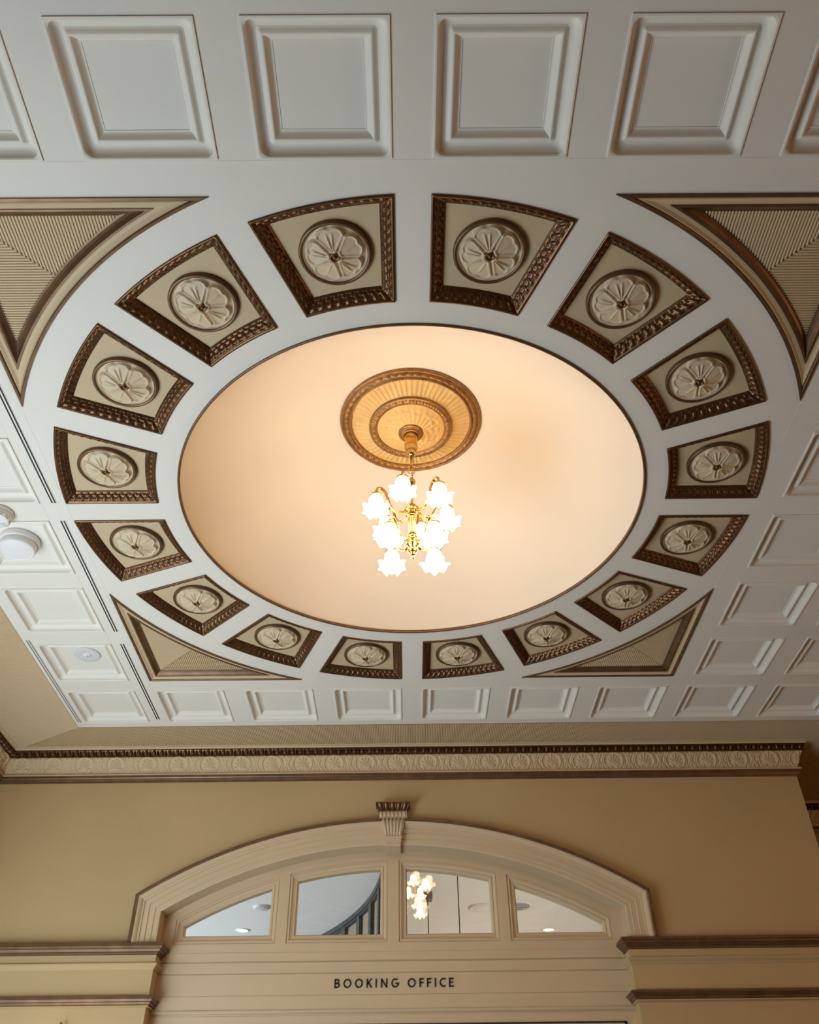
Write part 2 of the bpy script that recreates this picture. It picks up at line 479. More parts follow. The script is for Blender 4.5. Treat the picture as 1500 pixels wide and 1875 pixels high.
for k in range(10):
    a0 = 2*PI*k/10 + .1
    rows = [[(r*cos(a0+.42*i/6), r*sin(a0+.42*i/6), z) for i in range(7)] for r,z in ((.1135,-.070),(.1035,-.086))]
    vs.grid(rows); 
obj('vent_slot', vs, M['black'], sm)
obj('notice', MB().box(.012,.062,.03,.07,-.1005,-.0975), mat('pale_label', (.62,.62,.58), .6), sm)
tag(sm, 'small round smoke detector with dark side slots, cut by the left edge', 'smoke detector')
dk = empty('sensor_disc', (-3.455,2.42,-.009))
obj('plate', MB().lathe([(.132,.07),(.136,.066),(.137,.060),(.125,.056),(.085,.055),(.05,.057),(.001,.057)], 44), mat('pale_grey_plastic', (.66,.67,.66), .45), dk)
obj('sensor', MB().lathe([(.042,.058),(.040,.050),(.02,.047),(.001,.047)], 24), M['plastic'], dk)
obj('indicator', MB().ball((.006,0,.046), .007, 8, 5), mat('red_indicator', (.5,.05,.04), .4), dk)
tag(dk, 'flat round sensor disc set in a white panel near the left corner', 'ceiling sensor')

# ------------------------------------------------------------------ ribbed cream border and cornices
XC = XR + .2
mb = MB()
x = EX - .86
while x < XE:
    y0 = EY if x > EX else EY + (EX - x)*(.55/.86)
    y1 = D - .16 if x < XC - .03 else D2 - .16
    rib_run(mb, x, y0, y1, .0, 'y'); x += RIB
y = EY + .55 - RIB/2
while y > -3.2:
    x1 = EX if y < EY else EX - (y - EY)*(.86/.55)
    rib_run(mb, y, XL+.16, x1, .0, 'x'); y -= RIB
bd = obj('ribbed_ceiling_border', mb, M['cream']); tag(bd, 'ribbed cream border between the white ceiling and the cornices', 'ceiling border')
obj('plain_border', MB().box(XL, EX, YB, -3.2, 0, .01), M['cream'], bd)
obj('backing', MB().box(XL, XE, EY-.02, D2+.05, .004, .03).box(XL, EX+.02, YB, EY, .004, .03), M['cream'], bd)

PATH = [(XL, YB), (XL, D), (XR, D), (XR, D2), (XE, D2)]
LABC = ['cream cornice with brown bead moulding along the left wall', 'cream palmette cornice with brown bead moulding over the booking office arch',
        'cornice return running back from the right end of the booking office wall', 'dim cornice on the recessed far wall at the right edge']
FRI = [(.112,-.102),(.106,-.12),(.09,-.15),(.07,-.19),(.052,-.23),(.04,-.27),(.036,-.302)]
def fr_at(v):      # v 0 bottom .. 1 top -> (offset, z)
    t = (1-v)*(len(FRI)-1); i = min(int(t), len(FRI)-2); f = t-i
    return (FRI[i][0]*(1-f)+FRI[i+1][0]*f, FRI[i][1]*(1-f)+FRI[i+1][1]*f)
def ridge(px, py, pts, w):
    best = 9
    for (ax,ay),(bx,by) in zip(pts, pts[1:]):
        dx,dy = bx-ax, by-ay; t = max(0,min(1,((px-ax)*dx+(py-ay)*dy)/(dx*dx+dy*dy+1e-12)))
        best = min(best, hyp(px-ax-t*dx, py-ay-t*dy))
    return max(0, 1-(best/w)**2)
CW = .387
LEAF = []
for k in range(-3,4):
    a = k*.40; L = .105 - .013*abs(k)
    LEAF.append(([(0,.05),(L*.55*sin(a),.05+L*.55*cos(a)),(L*sin(a*1.12),.05+L*cos(a*1.12))], .0085))
def spiral(cx, cy, s): return [(cx+s*(.026-.0042*t)*cos(t*.9+.6), cy+(.026-.0042*t)*sin(t*.9+.6)) for t in range(6)]
SCR = [(spiral(.046,.034,1), .006), (spiral(-.046,.034,-1), .006)]
OUT = []
for s_ in (1,-1):
    OUT.append(([(s_*.136,.014),(s_*.160,.05),(s_*.186,.092),(s_*.162,.14),(s_*.134,.184)], .0095))
    OUT.append(([(s_*.193,.115),(s_*.193,.15),(s_*.180,.185)], .009))
    OUT.append(([(s_*.193,.070),(s_*.193,.04),(s_*.176,.016)], .009))
    OUT.append(([(s_*.160,.165),(s_*.176,.150)], .008))
    OUT.append(([(s_*.118,.012),(s_*.136,.05),(s_*.142,.09),(s_*.128,.14),(s_*.112,.17)], .006))
def relief(x, y):
    h = 0
    e = hyp(x/.118, (y-.092)/.090)
    top = y - (.172 - 1.1*abs(x))
    h = max(h, max(0, 1-(abs(e-1)/.085)**2))
    if e < 1:
        for pts,w in LEAF: h = max(h, .9*ridge(x,y,pts,w))
        for pts,w in SCR: h = max(h, .95*ridge(x,y,pts,w))
    else:
        for pts,w in OUT: h = max(h, .9*ridge(x,y,pts,w))
    h = max(h, .9*ridge(x,y,[(-.194,.004),(.194,.004)], .006))
    return h
NX, NY = 50, 26
REL = [[relief(-CW/2 + CW*i/NX, .2*j/NY) for i in range(NX)] for j in range(NY+1)]
FR_UP = [(.205,.004),(.20,-.012),(.175,-.014),(.165,-.026),(.155,-.03)]
for sg in range(4):
    root = obj(f'trim_{sg+1}', sweep(PATH, FR_UP, seg=sg, side=-1), M['cream'])
    tag(root, LABC[sg], kind='structure')
    obj('bead_bed', sweep(PATH, [(.158,-.026),(.160,-.034),(.150,-.040),(.128,-.074),(.120,-.098),(.128,-.106),(.110,-.110)], seg=sg, side=-1), M['bronze'], root)
    a, b = Vector(PATH[sg]), Vector(PATH[sg+1]); d = (b-a).normalized(); nrm = Vector((d.y,-d.x)); L = (b-a).length
    ext0 = 0 if sg == 0 else (-.135 if sg == 1 else .0); 
    if sg in (0,1,3):
        # frieze relief
        if sg == 1: lo, hi = -.0, L
        elif sg == 0: lo, hi = L-5.5, L
        else: lo, hi = 0, 3.2
        rows = []
        for j in range(NY+1):
            o, z = fr_at(j/NY); row = []; n = int((hi-lo)/CW*NX)
            conv0 = sg in (1,)      # internal corner at the start, external at the end
            e0 = o if sg == 1 else (0 if sg == 0 else o); e1 = -o if sg == 0 else (o if sg == 1 else 0)
            for i in range(n+1):
                t = lo + e0 + (hi+e1-lo-e0)*i/n
                ph = (t - .06) % CW; k = min(int(ph/CW*NX), NX-1)
                h = REL[j][k]*.019
                p = a + d*t + nrm*(o + h*.9); row.append((p.x, p.y, z - h*.35))
            rows.append(row)
        obj('frieze', MB().grid(rows, smooth=True), M['cream'], root)
        bm = MB(); t = lo + .16; end = hi + (.1 if sg == 1 else -.05)
        while t < end:
            p = a + d*t + nrm*.136
            bm.ball((p.x,p.y,-.070), .036, 10, 7, (.72 if abs(d.x)>.5 else 1, .72 if abs(d.y)>.5 else 1, 1))
            for q in (.040, .055):
                p2 = a + d*(t+q) + nrm*.134
                bm.ball((p2.x,p2.y,-.071), .033, 8, 5, (.14 if abs(d.x)>.5 else 1, .14 if abs(d.y)>.5 else 1, 1))
            t += .096
        obj('bead', bm, M['bronze'], root)['kind'] = 'stuff'
        if sg == 0: obj('plain_frieze', sweep([(XL,YB),(XL,D-5.5)], FRI, side=-1), M['cream'], root)
    else:
        obj('frieze', sweep(PATH, FRI, seg=sg, side=-1), M['cream'], root)
    obj('fillet', sweep(PATH, [(.036,-.300),(.062,-.304),(.064,-.318),(.056,-.322)], seg=sg, side=-1), M['cream'], root)
    obj('lower_moulding', sweep(PATH, [(.056,-.320),(.060,-.326),(.060,-.340),(.048,-.346),(.042,-.356),(.034,-.360),(.028,-.378),(.014,-.384),(.012,-.394),(.0,-.396)], seg=sg, side=-1), M['brown'], root)

# ------------------------------------------------------------------ walls, floor
def arch_loop(t, n=64, zb=ZS, r=RA):
    """arched outline grown by t: from the left foot over the crown to the right foot (x,z)"""
    hw = HW + t; rr = r + t; zk = ZA + sqrt(rr*rr - hw*hw); a = math.asin(hw/rr)
    pts = [(CX-hw, zb), (CX-hw, zk)]
    for i in range(1, n): 
        b = -a + 2*a*i/n; pts.append((CX+rr*sin(b), ZA+rr*cos(b)))
    return pts + [(CX+hw, zk), (CX+hw, zb)]
door = arch_loop(0, zb=FL)
wl = [(XL,FL)] + door + [(XR,FL),(XR,.02),(XL,.02)]
mb = MB().planar(wl, [], lambda x,z: (x, D, z))
mb.grid([[(x,D,z) for x,z in door], [(x,YF+.1,z) for x,z in door]], flip=True)
mb.add([(XR,D,FL),(XR,D2+.1,FL),(XR,D2+.1,.02),(XR,D,.02)], [(0,1,2,3)])
tag(obj('wall_back', mb, M['tan']), 'tan booking office wall with the arched opening', kind='structure')
tag(obj('wall_recess', MB().box(XR-.05,XE,D2,D2+.2,FL,.02), M['tan']), 'recessed tan wall beyond the right corner', kind='structure')
WY0, WY1, WZ0, WZ1 = -3.3, 3.9, -6.4, -2.5     # assumed daylight window in the left wall, out of view
mb = MB()
for y0,y1,z0,z1 in ((YB,WY0,FL,.02),(WY1,D+.3,FL,.02),(WY0,WY1,FL,WZ0),(WY0,WY1,WZ1,.02)): mb.box(XL-.3,XL,y0,y1,z0,z1)
tag(obj('wall_left', mb, M['tan']), 'tan left wall', kind='structure')
w = MB()
for y in (WY0, (WY0*2+WY1)/3, (WY0+WY1*2)/3, WY1): w.box(XL-.2,XL-.1,y-.06,y+.06,WZ0,WZ1)
for z in (WZ0, (WZ0+WZ1)/2, WZ1): w.box(XL-.2,XL-.1,WY0,WY1,z-.05,z+.05)
tag(obj('assumed_window', w, M['joinery']), 'assumed tall daylight window in the left wall, out of view', kind='structure')
tag(obj('wall_front', MB().box(XL-.3,XE+.2,YB-.2,YB,FL,.02), M['tan']), kind='structure')
tag(obj('wall_right', MB().box(XE,XE+.2,YB,D2+.2,FL,.02), M['tan']), kind='structure')
tag(obj('floor', MB().box(XL-.3,XE+.2,YB-.2,D2+.2,FL-.1,FL), M['floor']), kind='structure')

# ------------------------------------------------------------------ arched window
win = empty('window_1', (CX, YF, ZS)); tag(win, 'four-light arched fanlight window over the booking office sign', kind='structure')
def wobj(name, mb, m, parent=win):
    mb.v = [(x-CX, y-YF, z-ZS) for x,y,z in mb.v]
    return obj(name, mb, m, parent)
def arch_sweep(prof, n=64):
    rows = [[(x, y, z) for x,z in arch_loop(t, n)] for t,y in prof]
    return MB().grid(rows, flip=True)
# architrave: stepped fasciae, cyma and a brown outer edge, standing on the entablature
arch_prof = [(-.004, YF), (-.004, D-.028), (.012, D-.034), (.055, D-.034), (.058, D-.044), (.066, D-.046), (.069, D-.042), (.120, D-.042), (.123, D-.054), (.131, D-.056), (.134, D-.052),
             (.178, D-.052), (.182, D-.068), (.200, D-.070), (.205, D-.080), (.218, D-.094), (.232, D-.104), (.250, D-.106), (.250, D-.07)]
wobj('architrave', arch_sweep(arch_prof), M['joinery'])
wobj('architrave_edge', arch_sweep([(.249, D-.07), (.249, D-.116), (.262, D-.122), (.280, D-.122), (.288, D-.11), (.288, D+.002)]), M['brown'])
PB = -2.095; RP = 4.94
PX = [(-2.373,-1.415), (-1.113,-.150), (.157,1.120), (1.420,2.385)]
def pane_loop(x0, x1, g, n=16):
    """pane outline grown by g; CCW seen from the room"""
    r = RP + g; a, b = x0-g, x1+g; z0 = PB - g
    za = lambda x: ZA + sqrt(r*r - x*x)
    pts = [(CX+a, z0), (CX+b, z0)]
    for i in range(n+1):
        x = b + (a-b)*i/n; pts.append((CX+x, za(x)))
    return pts
MW = .095
fl = arch_loop(-.0005, zb=-2.285)
fholes = [pane_loop(a,b,MW) for a,b in PX]
mb = MB().planar(fl, fholes, lambda x,z: (x, YF, z))
mb.planar(fl, [pane_loop(a,b,-.0) for a,b in PX], lambda x,z: (x, YF+.13, z), flip=True)
wobj('frame', mb, M['joinery'])
for a,b in PX:
    prof = [(MW,0),(MW,.012),(MW-.012,.014),(MW-.016,.008),(MW-.030,.008),(MW-.034,.02),(.034,.034),(.030,.026),(.012,.03),(.004,.040),(0,.046),(0,.13)]
    rows = [[(x, YF+y, z) for x,z in pane_loop(a,b,g)] for g,y in prof]
    mo = wobj('pane_moulding', MB().grid(rows, closed_u=True), M['joinery'])
    lp = pane_loop(a,b,.004); n = len(lp)
    gl = MB(); gl.add([(x,YF+.050,z) for x,z in lp] + [(x,YF+.060,z) for x,z in lp],
                      [tuple(range(n)), tuple(reversed(range(n,2*n)))] + [(i, n+i, n+(i+1) % n, (i+1) % n) for i in range(n)])
    wobj('pane', gl, M['glass'])

# sign board below the window: planked fascia swept across the opening
board_prof = [(YF+.0,-2.283),(YF-.006,-2.285),(YF-.006,-2.370),(YF+.012,-2.373),(YF+.012,-2.379),(YF-.002,-2.386),(YF-.002,-2.490),(YF+.010,-2.493),(YF+.010,-2.499),(YF-.002,-2.503),
              (YF-.002,-2.708),(YF+.004,-2.7105),(YF-.002,-2.713),(YF-.002,-2.846),(YF-.018,-2.852),(YF-.022,-2.868),(YF-.014,-2.880),(YF+.008,-2.890),(YF+.008,-2.902),(YF+.0,-2.905),(YF+.0,-2.985),
              (YF+.0,FL)]
mb = MB().grid([[(CX-HW,y,z) for y,z in board_prof],[(CX+HW,y,z) for y,z in board_prof]])
for f in [0]: pass
sb = obj('sign_fascia', mb, M['joinery']); tag(sb, 'cream planked fascia under the arched window, carrying the black lettering', 'fascia board')
dr = obj('door_1', MB().box(CX-1.1, 2.25, YF-.012, YF+.004, -3.006, -2.990).box(CX-1.1,CX-1.08,YF-.012,YF+.004,FL+.01,-2.99).box(2.23,2.25,YF-.012,YF+.004,FL+.01,-2.99), M['steel'])
tag(dr, 'dark-edged doorway head below the fascia', kind='structure')
obj('leaf', MB().box(CX-1.08,2.23,YF-.006,YF+.002,FL+.01,-3.006), M['joinery'], dr)

# lettering, every letter cut as strokes
st = .0125
def stroke(mb, pts, w=st, y0=0, y1=-.010, closed=False):
    pts = [p for i,p in enumerate(pts) if i == 0 or hyp(p[0]-pts[i-1][0], p[1]-pts[i-1][1]) > 1e-5]
    n = len(pts); L, R = [], []
    for i in range(n):
        p = Vector(pts[i])
        a = (p-Vector(pts[i-1])).normalized() if (i > 0 or closed) else None
        b = (Vector(pts[(i+1) % n])-p).normalized() if (i < n-1 or closed) else None
        a = a or b; b = b or a
        na, nb = Vector((-a.y,a.x)), Vector((-b.y,b.x)); m = na+nb; m = m/max(m.dot(na), .35)
        L.append(p+m*w/2); R.append(p-m*w/2)
    rows = [[(q.x,y1,q.y) for q in L],[(q.x,y1,q.y) for q in R],[(q.x,y0,q.y) for q in R],[(q.x,y0,q.y) for q in L]]
    mb.grid(rows, closed_u=closed, closed_v=True)
    if not closed: mb.add([r[0] for r in rows]+[r[-1] for r in rows], [(3,2,1,0),(4,5,6,7)])
    return mb
CH = .0875; hh = st/2
def arc(cx, cz, rx, rz, a0, a1, n=22): return [(cx+rx*cos(math.radians(a0+(a1-a0)*i/n)), cz+rz*sin(math.radians(a0+(a1-a0)*i/n))) for i in range(n+1)]
def letter(ch, w):
    m = MB(); t = CH-hh; b = hh; l = hh; r = w-hh; md = CH*.52
    if ch == 'I': stroke(m, [(w/2,0),(w/2,CH)])
    elif ch == 'O': stroke(m, arc(w/2,CH/2,w/2-hh,CH/2-hh+.001,0,360,36)[:-1], closed=True)
    elif ch == 'B':
        stroke(m, [(l,0),(l,CH)])
        stroke(m, [(l,t),(w*.45,t)]+arc(w*.45,(t+md)/2,w*.36,(t-md)/2,90,-90,12)+[(l,md)])
        stroke(m, [(w*.45,md)]+arc(w*.48,(b+md)/2,w*.52-hh,(md-b)/2,90,-90,12)+[(l,b)])
    elif ch == 'K':
        stroke(m, [(l,0),(l,CH)]); stroke(m, [(w-hh,CH),(l+hh,CH*.47)]); stroke(m, [(w*.34,CH*.60),(w-hh*.6,0)])
    elif ch == 'N': stroke(m, [(l,0),(l,CH)]); stroke(m, [(r,0),(r,CH)]); stroke(m, [(l,CH-.002),(r,.002)])
    elif ch == 'G': stroke(m, arc(w*.53,CH/2,w*.53-hh,CH/2-hh+.001,48,360,32)); stroke(m, [(w-hh*.0,CH*.45),(w*.58,CH*.45)])
    elif ch == 'C': stroke(m, arc(w*.62,CH/2,w*.62-hh,CH/2-hh+.001,52,308,28))
    elif ch == 'F': stroke(m, [(l,0),(l,CH)]); stroke(m, [(l,t),(w,t)]); stroke(m, [(l,md),(w*.9,md)])
    elif ch == 'E':
        stroke(m, [(l,0),(l,CH)])
        for z,k in ((t,1),(md,.9),(b,1)): stroke(m, [(l,z),(w*k,z)])
    return m
spans = [('B',83,140),('O',180,265),('O',305,390),('K',432,490),('I',530,542),('N',588,658),('G',702,780),('O',880,966),('F',1008,1055),('F',1090,1140),('I',1175,1187),('C',1228,1296),('E',1330,1383)]
X0, KX = -.873, 1.302/(1383-83)
sg_ = empty('sign_lettering', (X0, YF-.002, -2.646)); tag(sg_, 'black capital lettering reading BOOKING OFFICE on the cream fascia', 'sign')
for ch,a,b in spans: obj('letter', letter(ch, (b-a)*KX), M['letter'], sg_, ((a-83)*KX, 0, 0))

# ------------------------------------------------------------------ entablatures beside the arch
def entab(path, name, label, x_end):
    root = obj(name, sweep(path, [(0,ZS+.012),(.03,ZS+.010),(.03,-2.345),(.034,-2.348),(.034,-2.425),(.060,-2.432),(.060,-2.446),(.044,-2.466),(.034,-2.476),(.030,-2.490),(.022,-2.494),(.022,-2.75),(.0,-2.76)], side=-1), M['tan'])
    tag(root, label, kind='structure')
    obj('upper_moulding', sweep(path, [(0,ZS+.02),(.085,ZS+.004),(.112,ZS-.004),(.112,ZS-.03),(.098,ZS-.036),(.094,ZS-.056),(.080,ZS-.062),(.066,ZS-.084),(.050,ZS-.092),(.048,ZS-.108),(.028,ZS-.112)], side=-1), M['brown'], root)
    obj('lower_moulding', sweep(path, [(.02,-2.742),(.070,-2.748),(.086,-2.756),(.086,-2.774),(.072,-2.780),(.062,-2.800),(.050,-2.806),(.046,-2.826),(.03,-2.832)], side=-1), M['brown'], root)
    obj('wall_strip', sweep(path, [(.03,-2.830),(.034,-2.834),(.034,-2.846),(.008,-2.852),(.006,FL)], side=-1), M['tan'], root)
    return root
entab([(XL,D),(CX-HW,D),(CX-HW,YF)], 'trim_5', 'brown-moulded tan entablature left of the arch', 0)
entab([(CX+HW,YF),(CX+HW,D),(XR,D),(XR,D2)], 'trim_6', 'brown-moulded tan entablature right of the arch', 0)

# keystone
ks = empty('keystone', (CX, D, -.98)); tag(ks, 'fluted cream keystone with a brown egg-and-dart cap at the crown of the arch', 'keystone')
def kobj(name, mb, m):
    mb.v = [(x, y-D, z+.98) for x,y,z in mb.v]; return obj(name, mb, m, ks)
def prism(mb, front, y0, y1):
    n = len(front); mb.add([(x,y1,z) for x,z in front]+[(x,y0,z) for x,z in front], [tuple(range(n)), tuple(reversed(range(n,2*n)))]+[(i,n+i,n+(i+1)%n,(i+1)%n) for i in range(n)]); return mb
kobj('top_fillet', MB().box(-.142,.142,D-.10,D+.01,-.740,-.706).box(-.136,.136,D-.09,D+.01,-.706,-.694), M['joinery'])
cap = MB()
rows = []
for j in range(9):
    v = j/8; o = .175 - .060*v**1.3; zz = -.742 - .078*v; row = []
    wv = .198 - .036*v**1.3
    for i in range(61):
        x = -wv + 2*wv*i/60; row.append((x, D - o - .012*eggs(i/60*5, 1-v), zz))
    rows.append(row)
cap.grid(rows, smooth=True, flip=True)
for s in (-1,1):
    rr = [[(s*(.198-.036*(j/8)**1.3), D-(.175-.060*(j/8)**1.3)*k, -.742-.078*j/8) for k in (1,.5,0)] for j in range(9)]
    cap.grid(rr, flip=(s < 0))
cap.box(-.205,.205,D-.185,D+.0,-.752,-.738); cap.box(-.165,.165,D-.12,D,-.828,-.818)
kobj('egg_and_dart_cap', cap, M['bronze'])
necks = MB()
necks.box(-.165,.165,D-.112,D,-.905,-.826)
for i in range(7): x = -.138+.046*i; necks.tube([(x,D-.112,-.838),(x,D-.112,-.892)], .014, 8)
kobj('fluted_neck', necks, M['joinery'])
body = prism(MB(), [(-.094,-1.128),(.094,-1.128),(.145,-.902),(-.145,-.902)], D, D-.118)
for i in range(6):
    f = -1+2*(i+.5)/6; body.tube([(f*.138,D-.118,-.915),(f*.092,D-.118,-1.118)], [.017,.011], 8)
kobj('fluted_block', body, M['joinery'])
foot = prism(MB(), [(-.102,-1.150),(.102,-1.150),(.102,-1.126),(-.102,-1.126)], D, D-.130); prism(foot, [(-.088,-1.200),(.088,-1.200),(.098,-1.148),(-.098,-1.148)], D+.15, D-.112)
prism(foot, [(-.088,-1.232),(.088,-1.232),(.088,-1.198),(-.088,-1.198)], D+.18, D-.095)
kobj('foot_scroll', foot, M['joinery'])

# ------------------------------------------------------------------ wall lamp at the lower left
sc = empty('wall_lamp', (-3.655, D-.01, -3.32)); tag(sc, 'brass wall lamp at the bottom left, only its finial showing', 'wall lamp')
pl = MB(); 
for k,(r,y) in enumerate([(.10,0),(.10,-.015),(.08,-.03),(.035,-.04)]): pass
pl.grid([[(r*cos(2*PI*i/28), y, 1.5*r*sin(2*PI*i/28)) for i in range(28)] for r,y in [(.10,0),(.10,-.015),(.08,-.03),(.035,-.04),(.001,-.042)]], closed_u=True, smooth=True)
obj('backplate', pl, M['brass'], sc)
obj('finial', MB().lathe([(.001,.333),(.010,.328),(.016,.314),(.014,.300),(.008,.292),(.012,.286),(.012,.28),(.007,.27),(.007,.1),(.014,.08),(.014,.02)], 16, (0,-.085,0)), M['brass'], sc)
arm_ = MB().tube([(0,-.03,0),(0,-.085,.02),(0,-.16,.10),(0,-.25,.12),(0,-.31,.06),(0,-.32,.0)], .013, 10)
obj('arm', arm_, M['brass'], sc)

# ------------------------------------------------------------------ ceiling rose
rose = empty('ceiling_rose', (0,0,DR)); tag(rose, 'ochre and gilt plaster ceiling rose at the top of the dome', 'ceiling rose')
RR = .652
NO = 96
def eg_ring(n): 
    def f(r, z, a, k): return (r, z)
    return f
rows = []
for j,(r,z,e) in enumerate([(1.0,.03,0),(1.0,-.02,0),(.985,-.035,0),(.965,-.035,0),(.955,-.022,0),(.948,-.028,.2),(.935,-.034,.7),(.92,-.038,1),(.905,-.040,.9),(.89,-.038,.4),(.878,-.030,0),(.872,-.034,0),(.862,-.046,2),(.850,-.046,2),(.84,-.034,0),(.832,-.026,0)]):
    row = []
    for i in range(480):
        a = 2*PI*i/480
        h = (.010*e*abs(sin(a*27))) if e <= 1 else (.007*abs(sin(a*60)))
        row.append((RR*r*cos(a), RR*r*sin(a), z - h))
    rows.append(row)
obj('outer_ring', MB().grid(rows, closed_u=True, smooth=True, flip=True), M['gilt'], rose)
rows = []
for j in range(9):
    t = j/8; r = .836 + (.58-.836)*t; z = -.028 - .052*t; row = []
    for i in range(512):
        a = 2*PI*i/512; fl_ = abs(sin(a*32)); env = min(1, 6*t, 6*(1-t))
        row.append((RR*r*cos(a), RR*r*sin(a), z + .012*env*(fl_**.6)))
    rows.append(row)
obj('fluted_band', MB().grid(rows, closed_u=True, smooth=True, flip=True), M['rose'], rose)
rows = []
for r,z,e in [(.590,-.075,0),(.588,-.095,0),(.575,-.104,0),(.565,-.100,0),(.555,-.104,.8),(.535,-.110,1),(.515,-.112,1),(.50,-.108,.6),(.492,-.102,0),(.482,-.106,0),(.472,-.098,0),(.468,-.088,0)]:
    rows.append([(RR*r*cos(2*PI*i/360), RR*r*sin(2*PI*i/360), z - .006*e*abs(sin(PI*i/360*72))*(1+.5*sin(PI*i/360*216))) for i in range(360)])
obj('inner_ring', MB().grid(rows, closed_u=True, smooth=True, flip=True), M['gilt'], rose)
rows = []
for j in range(25):
    t = j/24; r = .472 + (.15-.472)*t; z = -.094 - .065*t; row = []
    for i in range(240):
        a = 2*PI*i/240
        h = .006*max(0, sin(a*6+3*sin(t*9)))*sin(PI*t) + .005*sin(a*18+9*t)*sin(a*9-14*t)*sin(PI*t) + .003*random.random()*sin(PI*t)
        row.append((RR*r*cos(a), RR*r*sin(a), z - h))
    rows.append(row)
obj('foliage_disc', MB().grid(rows, closed_u=True, smooth=True, flip=True), M['rose'], rose)
obj('centre_boss', MB().lathe([(.115,-.10),(.118,-.150),(.112,-.165),(.098,-.172),(.092,-.166),(.082,-.18),(.072,-.195),(.062,-.192)], 40, mod=lambda r,z,a,k: (r*(1+.03*abs(sin(a*14)) if k in (1,2,3) else r), z) if False else (r, z)), M['gilt'], rose)

# ------------------------------------------------------------------ chandelier
ch = empty('chandelier', (0,0,-.02)); tag(ch, 'brass chandelier of ten glowing white tulip shades hanging from the dome', 'chandelier')
def co(name, mb, m, parent=ch, loc=(0,0,.02), rotz=0): return obj(name, mb, m, parent, loc, rotz)
cz = DR - .205
co('canopy', MB().lathe([(.058,cz+.04),(.058,cz),(.060,cz-.012),(.055,cz-.02),(.056,cz-.10),(.060,cz-.115),(.060,cz-.135),(.052,cz-.15),(.044,cz-.175),(.046,cz-.195),(.040,cz-.222),(.022,cz-.238),(.010,cz-.243),(.010,cz-.25)], 28, mod=lambda r,z,a,k: (r*(1+(.05*cos(a*10) if k in (3,4) else 0)), z)), M['brass'])
rod = MB().tube([(0,0,cz-.24),(0,0,.46)], .011, 10)
rod.tube([(.0+.03*sin(2*PI*i/16), 0, .435+.032*cos(2*PI*i/16)) for i in range(17)], .005, 6)
rod.tube([(.004, .024*sin(2*PI*i/16), .385+.030*cos(2*PI*i/16)) for i in range(17)], .005, 6)
rod.tube([(.016,.004,cz-.24),(.020,.004,.60),(.024,.004,.52),(.014,.004,.44),(.010,.004,.36)], .0035, 6)
for z in (.56,.50): rod.ball((.022,.004,z), .010, 8, 5)
co('hanging_rod', rod, M['brass'])
co('top_ball', MB().lathe([(.004,.362),(.012,.352),(.010,.342),(.028,.328),(.036,.306),(.030,.284),(.014,.272),(.012,.262),(.018,.255),(.012,.248),(.012,.05)], 24), M['brass'])
hub = MB().lathe([(.012,.052),(.022,.046),(.030,.030),(.046,.018),(.058,.0),(.060,-.022),(.050,-.040),(.040,-.046),(.048,-.052),(.046,-.064),(.030,-.072),(.028,-.08)], 28, mod=lambda r,z,a,k: (r*(1+(.06*cos(a*12) if k in (3,4,5,6) else 0)), z))
co('upper_hub', hub, M['brass'])
co('fluted_column', MB().lathe([(.040,-.078),(.040,-.088),(.030,-.094),(.029,-.102),(.029,-.258),(.030,-.266),(.040,-.272),(.040,-.284)], 40, mod=lambda r,z,a,k: (r*(1+(.10*cos(a*10) if 2 < k < 5 else 0)), z)), M['brass'])
co('lower_hub', MB().lathe([(.030,-.282),(.036,-.290),(.042,-.310),(.036,-.326),(.028,-.332),(.050,-.338),(.058,-.350),(.046,-.364),(.040,-.372),(.054,-.380),(.054,-.394),(.040,-.404),(.036,-.42),(.030,-.43)], 28), M['brass'])
co('finial', MB().lathe([(.030,-.428),(.040,-.438),(.042,-.456),(.034,-.472),(.024,-.480),(.028,-.488),(.018,-.500),(.010,-.510),(.014,-.520),(.012,-.532),(.001,-.540)], 24), M['brass'])
def shade_mesh(R=.122, rb=.070, n=72, q=.89):
    prof = [(.030,.0),(.045,-.004),(.058,-.020),(.067,-.045),(rb,-.070),(.069,-.095),(.066,-.115),(.068,-.132),(.078,-.148),(.094,-.162),(.110,-.172),(R,-.178)]
    prof = [(r*q, z*q) for r,z in prof]
    def f(r, z, a, k):
        if k < 7: return (r, z)
        t = (k-7)/(len(prof)-8); w = cos(a*6)
        return (r*(1 + .20*t*w*abs(w)**.3 + .03*t*cos(a*18)), z - .020*t*t*(1-w)*.5*0 + t*t*(.030*w - .012*cos(a*12)))
    mb = MB().lathe(prof, n, mod=f)
    inner = [(r*.93, z+.002) for r,z in reversed(prof)]
    def g(r, z, a, k): return (lambda q: (q[0]*.985, q[1]))(f(r, z, a, len(prof)-1-k))
    rows_o = len(mb.v)
    mb.lathe(inner, n, mod=g)
    o1 = rows_o - n; o2 = rows_o
    mb.add([], []); 
    mb.f += [(o1+i, o1+(i+1) % n, o2+(i+1) % n, o2+i) for i in range(n)]; mb.sm += [True]*n
    return mb
def bez(p0,p1,p2,p3,n=10): return [tuple(Vector(p0)*(1-t)**3+Vector(p1)*3*t*(1-t)**2+Vector(p2)*3*t*t*(1-t)+Vector(p3)*t**3 for t in [i/n])[0] if False else tuple(Vector(p0)*(1-i/n)**3+Vector(p1)*3*(i/n)*(1-i/n)**2+Vector(p2)*3*(i/n)**2*(1-i/n)+Vector(p3)*(i/n)**3) for i in range(n+1)]
